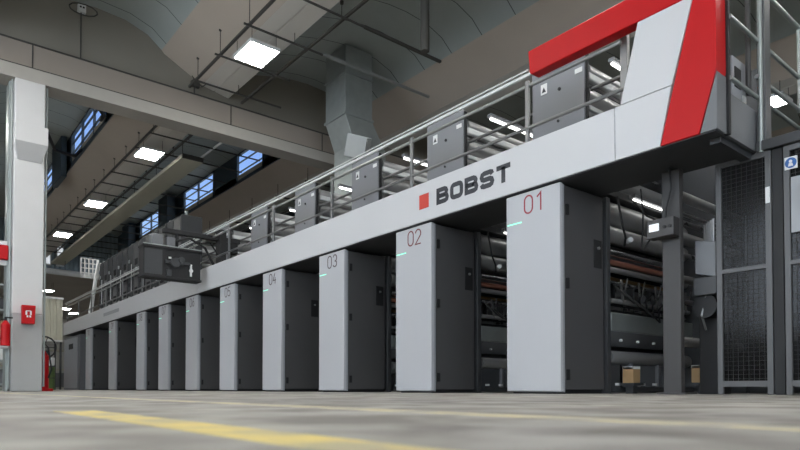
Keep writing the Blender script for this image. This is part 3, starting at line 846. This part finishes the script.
for loc, sz, l in (((7.30, 3.30), (0.30, 0.16, 0.20), 'tan cardboard box on the floor beside the mesh fence'), ((7.02, 4.06), (0.16, 0.14, 0.20), 'small tan carton on the floor right of cabinet 01')):
    x, y = loc
    t = thing('carton', l, 'carton', (x, y, 0.12))
    MB().box(x - sz[0] / 2, x + sz[0] / 2, y - sz[1] / 2, y + sz[1] / 2, 0.13, 0.13 + sz[2]).build('box', 'tan', t, bevel=0.004)
    MB().box(x - sz[0] / 2, x + sz[0] / 2, y - sz[1] / 2 - 0.002, y + sz[1] / 2 + 0.002, 0.13 + sz[2] - 0.03, 0.13 + sz[2] + 0.003).build('label_strip', 'white', t)
    MB().box(x - sz[0] / 2 - 0.03, x + sz[0] / 2 + 0.03, y - sz[1] / 2 - 0.03, y + sz[1] / 2 + 0.03, 0.10, 0.13).box(x - 0.05, x + 0.05, y - 0.05, y + 0.05, 0.0, 0.10).build('pallet', 'dark', t)

t = thing('transfer_roller_set', 'row of light rollers high up between the support post and the mesh fence', 'rollers', (8.0, 3.6, 0))
for y, z, r, m in ((3.52, 2.36, 0.06, 'drum'), (3.60, 2.20, 0.04, 'chrome'), (3.50, 2.04, 0.03, 'steel'), (3.56, 1.88, 0.07, 'drum'), (3.52, 1.66, 0.03, 'steel'), (3.56, 1.38, 0.05, 'dullsteel'), (3.52, 1.1, 0.03, 'steel'), (3.54, 0.62, 0.06, 'drum')):
    MB().cyl((7.12, y, z), (8.9, y, z), r, 24).build('roller', m, t)
MB().box(7.06, 7.12, 3.45, 3.65, 0.0, 2.43).build('side_frame', 'dark', t, bevel=0.005)
MB().box(8.88, 8.94, 3.45, 3.65, 0.0, 2.43).build('side_frame', 'dark', t, bevel=0.005)
# ------------------------------------------------------------------ safety fence at right
def fence(y0, y1, label, wires=True):
    x = 6.65
    t = thing('safety_fence', label, 'fence', (x, y0, 0))
    MB().box(x, x + 0.04, y1 - 0.055, y1, 0.0, 2.42).build('frame_post', 'fence', t, bevel=0.004)
    MB().box(x, x + 0.04, y0, y0 + 0.055, 0.0, 2.42).build('frame_post', 'fence', t, bevel=0.004)
    each(MB().box(x + 0.002, x + 0.038, y0 + 0.05, y1 - 0.05, 2.37, 2.42).box(x + 0.002, x + 0.038, y0 + 0.05, y1 - 0.05, 1.26, 1.30).box(x + 0.002, x + 0.038, y0 + 0.05, y1 - 0.05, 0.08, 0.14), 'cross_bar', 'fence', t)
    mb = MB()
    z = 0.16
    while z < 2.36:
        mb.box(x + 0.014, x + 0.019, y0 + 0.05, y1 - 0.05, z, z + 0.0028); z += 0.045
    y = y0 + 0.08
    while y < y1 - 0.05:
        mb.box(x + 0.019, x + 0.023, y, y + 0.0028, 0.12, 2.38); y += 0.05
    mb.build('wire_mesh', 'wire', t)
    MB().box(x + 0.028, x + 0.034, y0 + 0.05, y1 - 0.05, 0.14, 2.37).build('guard_pane', 'smoked', t)
    return t
f1 = fence(2.34, 2.87, 'mesh safety fence panel next to the machine opening')
MB().box(6.644, 6.65, 2.35, 2.39, 1.90, 2.06).build('sticker', 'white', f1)
f2 = fence(1.35, 2.23, 'mesh safety door at the right edge with blue round sign')
s = MB().box(6.640, 6.650, 2.105, 2.215, 2.18, 2.30).build('sign_plate', 'white', f2)
MB().cyl((6.636, 2.16, 2.24), (6.641, 2.16, 2.24), 0.05, 24).build('sign_disc', 'blue', s)
mb = MB().cyl((6.632, 2.16, 2.253), (6.637, 2.16, 2.253), 0.015, 14).prism([(2.138, 2.207), (2.182, 2.207), (2.175, 2.236), (2.145, 2.236)], 'X', 6.632, 6.637)
mb.build('sign_pictogram', 'white', s)
MB().box(6.640, 6.65, 2.03, 2.165, 1.56, 2.10).build('lock_plate', 'edge', f2, bevel=0.004)
each(MB().tube([(6.63, 2.06, 2.02), (6.60, 2.06, 2.02), (6.60, 2.06, 1.78), (6.63, 2.06, 1.78)], 0.012, 8), 'handle', 'alu', f2)
tag(MB().box(6.66, 6.72, 2.24, 2.33, 0, 2.42).build('gate_post', 'black'), 'black gate post between the two mesh panels', 'post')
tag(MB().box(6.62, 6.78, 1.2, 2.46, 2.43, 2.53).build('fence_header', 'dark', bevel=0.004), 'dark header beam above the mesh door at right', 'beam')
# machine part behind the fence
t = thing('folding_unit', 'dark machine section with rollers and added tube lights behind the mesh door', 'machine', (8.0, 1.3, 0))
MB().box(7.3, 9.0, 0.6, 1.85, 0.0, 2.3).build('body', 'dark', t, bevel=0.02)
MB().box(7.28, 7.30, 0.7, 1.8, 0.3, 2.1).build('cover_plate', 'body', t, bevel=0.004)
for y, z in ((1.0, 2.65), (1.4, 2.85), (1.7, 3.1), (1.2, 3.3)):
    MB().cyl((7.3, y, z), (9.0, y, z), 0.10, 24).build('roller', 'drum', t)
for x in (7.9, 8.35, 8.8):  # tubes added in place of reflected bright streaks
    o = MB().box(x, x + 0.10, 0.9, 1.84, 3.50, 3.56).build('added_light', 'midgrey', t)
    MB().cyl((x + 0.05, 0.95, 3.48), (x + 0.05, 1.8, 3.48), 0.022, 10).build('added_tube', 'tube', o)
MB().box(7.2, 7.3, 0.6, 1.88, 2.3, 2.9).build('side_frame', 'midgrey', t, bevel=0.01)
MB().box(9.0, 9.05, 0.6, 1.88, 2.3, 3.6).build('side_frame', 'midgrey', t, bevel=0.01)

# long inner machine bed that closes the view under the units
tag(MB().box(9.06, 9.25, 0.6, 31.0, 0.0, 2.6).build('rear_guard', 'dark'), 'dark rear guard wall behind all printing units', 'guard')

# ------------------------------------------------------------------ far part of the press
# electrical cabinets on the walkway
def elec(y, label):
    t = thing('switch_cabinet', label, 'switch cabinet', (6.2, y, 2.52), 'dark switch cabinets on the far walkway')
    MB().box(6.06, 6.65, y, y + 1.22, 2.53, 4.92).build('body', 'dark', t, bevel=0.01)
    MB().box(6.04, 6.06, y + 0.04, y + 0.58, 2.6, 4.85).build('door', 'body', t, bevel=0.004)
    MB().box(6.04, 6.06, y + 0.64, y + 1.18, 2.6, 4.85).build('door', 'dark', t, bevel=0.004)
    mb = MB()
    for z in (3.2, 3.75, 4.15): mb.box(6.03, 6.04, y + 0.12, y + 0.42, z, z + 0.2)
    mb.box(6.03, 6.04, y + 0.72, y + 1.1, 3.5, 3.62).box(6.03, 6.04, y + 0.8, y + 0.92, 3.9, 4.3)
    each(mb, 'vent', 'black', t)
    mb = MB().cyl((5.98, y + 0.6, 3.3), (5.98, y + 0.6, 4.2), 0.018, 8).box(6.0, 6.04, y + 0.2, y + 0.3, 4.0, 4.06).box(6.0, 6.04, y + 0.9, y + 1.0, 3.1, 3.16)
    each(mb, 'handle', 'alu', t)
    MB().box(6.0, 6.03, y + 0.95, y + 1.05, 4.3, 4.4).build('lamp_plate', 'galv', t)
    MB().cyl((6.3, y + 0.3, 4.92), (6.3, y + 0.3, 5.1), 0.05, 10).build('cable_gland', 'galv', t)
    return t
names = ['nearest behind the hanging operator box', 'second from the hanging operator box', 'third from the hanging operator box', 'fourth from the hanging operator box',
         'third from the white rack', 'second from the white rack', 'next to the white rack']
e0 = elec(17.0, 'dark switch cabinet on the walkway, ' + names[0])
for k in range(1, 7): dup(e0, 0, 1.28 * k, 0, 'dark switch cabinet on the walkway, ' + names[k])
# white rack
t = thing('mesh_rack', 'white wire rack with long leg at the far end of the walkway', 'rack', (6.1, 27.7, 2.52))
mb = MB()
for k in range(5): mb.box(5.72 + 0.15 * k, 5.76 + 0.15 * k, 27.6, 27.65, 4.6, 5.42)
for k in range(5): mb.box(5.72, 6.36, 27.6, 27.64, 4.6 + 0.195 * k, 4.64 + 0.195 * k)
mb.build('wire_basket', 'whitep', t)
MB().tube([(6.0, 27.6, 2.53), (6.30, 27.6, 4.9), (6.38, 27.6, 5.4)], 0.045, 8).build('leg', 'whitep', t)
MB().tube([(6.15, 27.9, 2.53), (6.44, 27.9, 4.9), (6.5, 27.7, 5.3)], 0.035, 8).build('leg', 'whitep', t)
t = thing('air_pipe', 'long pale horizontal pipe below the corrugated band', 'pipe', (7.0, 38.5, 6.4))
MB().cyl((4.5, 38.5, 6.6), (9.6, 38.5, 6.5), 0.16, 12).build('pipe', 'whitep', t)
each(MB().cyl((4.9, 38.5, 6.7), (4.9, 38.5, 7.9), 0.012, 6).cyl((7.2, 38.5, 6.7), (7.2, 38.5, 7.9), 0.012, 6).cyl((9.4, 38.5, 6.6), (9.4, 38.5, 7.9), 0.012, 6), 'hanger', 'rod', t)

# hanging operator box
t = thing('operator_box', 'dark grey operator box hanging from an arm in front of the fascia', 'operator box', (4.9, 14.4, 2.6))
MB().box(4.24, 5.56, 14.3, 14.62, 2.62, 3.30).build('housing', 'black', t, bevel=0.012)
each(MB().box(4.22, 5.58, 14.27, 14.64, 3.28, 3.33).box(4.22, 5.58, 14.28, 14.63, 2.59, 2.64), 'rim', 'black', t, bevel=0.006)
MB().box(4.27, 4.66, 14.292, 14.302, 2.67, 3.24).build('cover_plate', 'dark', t)
each(MB().box(4.72, 5.30, 14.26, 14.30, 2.95, 3.02).cyl((4.95, 14.22, 2.98), (4.95, 14.30, 2.98), 0.11, 14).cyl((5.08, 14.20, 3.05), (5.08, 14.30, 3.05), 0.07, 12).box(4.75, 4.86, 14.25, 14.3, 2.66, 2.80), 'bracket', 'dark', t)
each(MB().box(5.30, 5.34, 14.27, 14.30, 2.70, 2.98).cyl((5.32, 14.26, 2.83), (5.32, 14.29, 2.83), 0.045, 12).box(4.80, 4.86, 14.28, 14.3, 3.06, 3.1), 'switch', 'whitep', t)
each(MB().box(4.45, 4.70, 14.35, 14.6, 3.33, 3.62).box(4.78, 4.98, 14.35, 14.6, 3.33, 3.58), 'motor', 'midgrey', t, bevel=0.02)
MB().cyl((4.24, 14.32, 3.345), (5.58, 14.32, 3.345), 0.022, 10).build('edge_tube', 'galv', t)
MB().box(5.0, 5.06, 14.4, 14.46, 3.3, 3.75).build('hanger', 'black', t)
a = MB().box(4.72, 6.6, 14.38, 14.52, 3.68, 3.78).build('arm', 'black', t, bevel=0.006)
each(MB().tube([(5.0, 14.35, 3.5), (5.3, 14.35, 3.62), (5.7, 14.4, 3.45), (5.9, 14.4, 3.1), (6.0, 14.4, 2.9)], 0.03, 8).tube([(5.1, 14.4, 3.75), (5.5, 14.42, 3.55), (5.85, 14.45, 3.6), (6.2, 14.5, 3.2)], 0.02, 8), 'cable', 'black', t)
MB().box(6.05, 6.2, 14.3, 14.6, 2.52, 3.95).box(6.2, 6.5, 14.3, 14.5, 3.4, 3.65).build('mast', 'black', t, bevel=0.008)

# end units at the far left of the press
t = thing('end_cabinet', 'grey cabinet with dark display at the far end of the press', 'cabinet', (5.8, 29.5, 0))
MB().box(5.80, 6.6, 27.9, 31.0, 0.0, 2.30).build('body', 'midgrey', t, bevel=0.01)
MB().box(5.78, 5.80, 28.3, 30.9, 0.08, 2.22).build('door', 'edge', t, bevel=0.004)
MB().box(5.77, 5.78, 29.1, 29.9, 1.75, 1.98).build('display', 'black', t)
# corrugated container
t = thing('corrugated_bin', 'pale grey corrugated container raised on legs behind the column', 'container', (5.2, 33.0, 0))
mb = MB()
pts = []
x = 4.4
while x < 6.0:
    pts += [(x, 33.0), (x + 0.09, 33.0), (x + 0.12, 33.05), (x + 0.21, 33.05)]; x += 0.24
mb.prism(pts + [(6.1, 33.05), (6.1, 34.5), (4.4, 34.5)], 'Z', 2.35, 4.35)
mb.build('shell', 'trunk', t)
each(MB().box(4.38, 6.12, 32.97, 34.52, 4.32, 4.42).box(4.38, 6.12, 32.97, 34.52, 2.28, 2.37), 'rim', 'whitep', t)
for x in (4.45, 6.0):
    for y in (33.05, 34.4): each(MB().box(x, x + 0.08, y, y + 0.08, 0, 2.3), 'leg', 'dark', t)
# things below and beside it
def extinguisher(x, y, z, label):
    t = thing('fire_extinguisher', label, 'fire extinguisher', (x, y, z))
    MB().cyl((x, y, z), (x, y, z + 0.42), 0.085, 20).cyl((x, y, z + 0.42), (x, y, z + 0.50), 0.085, 20, 0.03).build('bottle', 'red', t)
    MB().cyl((x, y, z + 0.5), (x, y, z + 0.56), 0.025, 10).box(x - 0.02, x + 0.12, y - 0.015, y + 0.015, z + 0.55, z + 0.58).build('valve', 'black', t)
    MB().tube([(x, y, z + 0.53), (x - 0.1, y - 0.04, z + 0.5), (x - 0.12, y - 0.05, z + 0.3), (x - 0.1, y - 0.06, z + 0.12)], 0.014, 6).build('hose', 'black', t)
    return t
t = thing('extinguisher_trolley', 'red wheeled fire extinguisher right of the column', 'fire extinguisher', (2.62, 16.0, 0))
MB().cyl((2.58, 16.0, 0.06), (2.58, 16.0, 0.80), 0.105, 20).cyl((2.58, 16.0, 0.80), (2.58, 16.0, 0.92), 0.105, 20, 0.03).build('bottle', 'red', t)
MB().box(2.46, 2.76, 15.9, 16.1, 0.0, 0.06).build('base', 'red', t, bevel=0.01)
MB().tube([(2.58, 16.0, 0.92), (2.58, 16.0, 1.1), (2.66, 15.95, 1.0), (2.72, 15.9, 0.5), (2.66, 15.9, 0.3)], 0.02, 8).build('hose', 'black', t)
extinguisher(1.66, 14.5, 0.92, 'red fire extinguisher left of the column')
tag(MB().box(1.42, 1.74, 14.9, 15.1, 2.72, 3.02).build('hose_box', 'red', bevel=0.02), 'red box on the dark post left of the column', 'box')
t = thing('post_frame', 'grey steel post at the left edge behind the column', 'post', (1.6, 15.2, 0))
MB().box(1.72, 1.765, 15.0, 15.4, 0, 6.5).build('shaft', 'galv', t)
each(MB().box(1.60, 1.72, 15.0, 15.1, 2.62, 3.12).box(1.55, 1.72, 14.6, 15.0, 0.88, 0.92), 'bracket', 'whitep', t)
t = thing('fire_call_box', 'red fire extinguisher sign box with white pictogram on the column', 'sign box', (2.07, 14.78, 1.36))
mb = MB().prism([(1.965, 1.40), (2.19, 1.40), (2.20, 1.77), (1.955, 1.77)], 'Y', 14.64, 14.795).box(1.955, 2.20, 14.62, 14.795, 1.72, 1.78)
mb.build('housing', 'red', t, bevel=0.008)
mb = MB().box(2.02, 2.05, 14.632, 14.64, 1.58, 1.66).box(2.10, 2.13, 14.632, 14.64, 1.58, 1.66).box(2.03, 2.12, 14.632, 14.64, 1.655, 1.67).box(2.04, 2.07, 14.632, 14.64, 1.53, 1.57).box(2.09, 2.12, 14.632, 14.64, 1.53, 1.57)
mb.build('pictogram', 'white', t)
# hose reel and clutter behind
t = thing('hose_reel', 'black hand wheel standing behind the red extinguisher', 'wheel', (4.6, 27.0, 0))
each(MB().tube([(4.35 + 0.42 * math.cos(a / 20 * 6.2832), 27.0, 1.65 + 0.42 * math.sin(a / 20 * 6.2832)) for a in range(21)], 0.03, 8), 'rim', 'black', t)
mb = MB()
for a in range(5): mb.cyl((4.35, 27.0, 1.65), (4.35 + 0.42 * math.cos(a * 1.2566), 27.0, 1.65 + 0.42 * math.sin(a * 1.2566)), 0.015, 6)
each(mb, 'spoke', 'black', t)
MB().box(4.31, 4.39, 27.03, 27.1, 0, 1.65).box(4.1, 4.6, 26.9, 27.3, 0, 0.05).build('stand', 'black', t)
cl = [('green drum among the clutter behind the red extinguisher', 'drum', 'green', 4.75, 29.0, 0.35, 0.95), ('pale sack stack behind the green drum', 'sack', 'farwall', 4.2, 30.5, 0.5, 0.8),
      ('dark drum left of the green drum', 'drum', 'dark', 4.15, 28.6, 0.25, 1.2)]
for l, c, m, x, y, r, h in cl:
    t = thing('drum' if c == 'drum' else 'sack', l, c, (x, y, 0))
    MB().cyl((x, y, 0), (x, y, h), r, 24).build('body', m, t)
    each(MB().cyl((x, y, h), (x, y, h + 0.03), r * 0.9, 24).cyl((x, y, h * 0.5), (x, y, h * 0.5 + 0.03), r * 1.03, 24), 'band', 'dark', t)
t = thing('storage_shelf', 'dark storage shelf with goods at the left edge', 'shelf', (2.2, 20.0, 0))
for x in (1.6, 2.9):
    for y in (20.0, 20.6): MB().box(x, x + 0.06, y, y + 0.06, 0, 3.0).build('upright', 'darkblue', t)
for z in (0.15, 0.8, 1.5, 2.2, 2.9): MB().box(1.6, 2.96, 20.0, 20.66, z, z + 0.05).build('shelf_board', 'galv', t)
k = 0
where = ['bottom', 'second', 'third', 'fourth']
for i, z in enumerate((0.21, 0.86, 1.56, 2.26)):
    for j, x in enumerate((1.70, 2.02, 2.36)):
        h = 0.28 + 0.2 * random.random()
        tag(MB().box(x, x + 0.26, 20.05, 20.5, z, z + h).build('crate', ['dark', 'midgrey', 'tan', 'black', 'whitep'][(i * 3 + j) % 5], bevel=0.01),
            '%s crate on the %s board of the dark shelf at left' % (['left', 'middle', 'right'][j], where[i]), 'crate', 'crates on the dark shelf')
spots = [(4.95, 31.2, 0.0, 0.5, 'whitep'), (4.4, 31.6, 0.0, 0.7, 'tan'), (4.42, 31.6, 0.72, 0.35, 'whitep'), (4.97, 31.2, 0.52, 0.4, 'red'), (5.3, 31.9, 0.0, 1.1, 'midgrey'), (5.32, 31.95, 1.12, 0.35, 'whitep')]
names = ['white crate on the floor between the red extinguisher and the press', 'tan crate on the floor behind the red extinguisher', 'white crate on the tan crate behind the red extinguisher',
         'red crate on the white crate behind the red extinguisher', 'tall grey crate beside the far end cabinet', 'white crate on the tall grey crate beside the far end cabinet']
for (x, y, z, h, m), l in zip(spots, names):
    tag(MB().box(x - 0.24, x + 0.24, y - 0.2, y + 0.2, z + 0.003, z + h).build('crate', m, bevel=0.015), l, 'crate')
# low stock racks
for k, (x, y, h) in enumerate([(6.5, 44, 2.0), (8.5, 46, 2.6), (11, 50, 3.0), (5.8, 52, 3.4)]):
    t = thing('pallet_rack', 'pallet rack in the far hall, number %s from the front' % ['one', 'two', 'three', 'four'][k], 'rack', (x, y, 0))
    for xx in (x - 0.9, x + 0.9): MB().box(xx, xx + 0.08, y, y + 0.9, 0, h).build('upright', 'darkblue', t)
    for z in (0.1, h * 0.5, h): MB().box(x - 0.9, x + 0.98, y, y + 0.9, z - 0.04, z + 0.04).build('beam', 'trunk', t)
    MB().box(x - 0.7, x + 0.7, y + 0.1, y + 0.8, 0.14, h * 0.42).build('load', 'midgrey', t)

for o in bpy.data.objects:
    if '_o' in o: del o['_o']
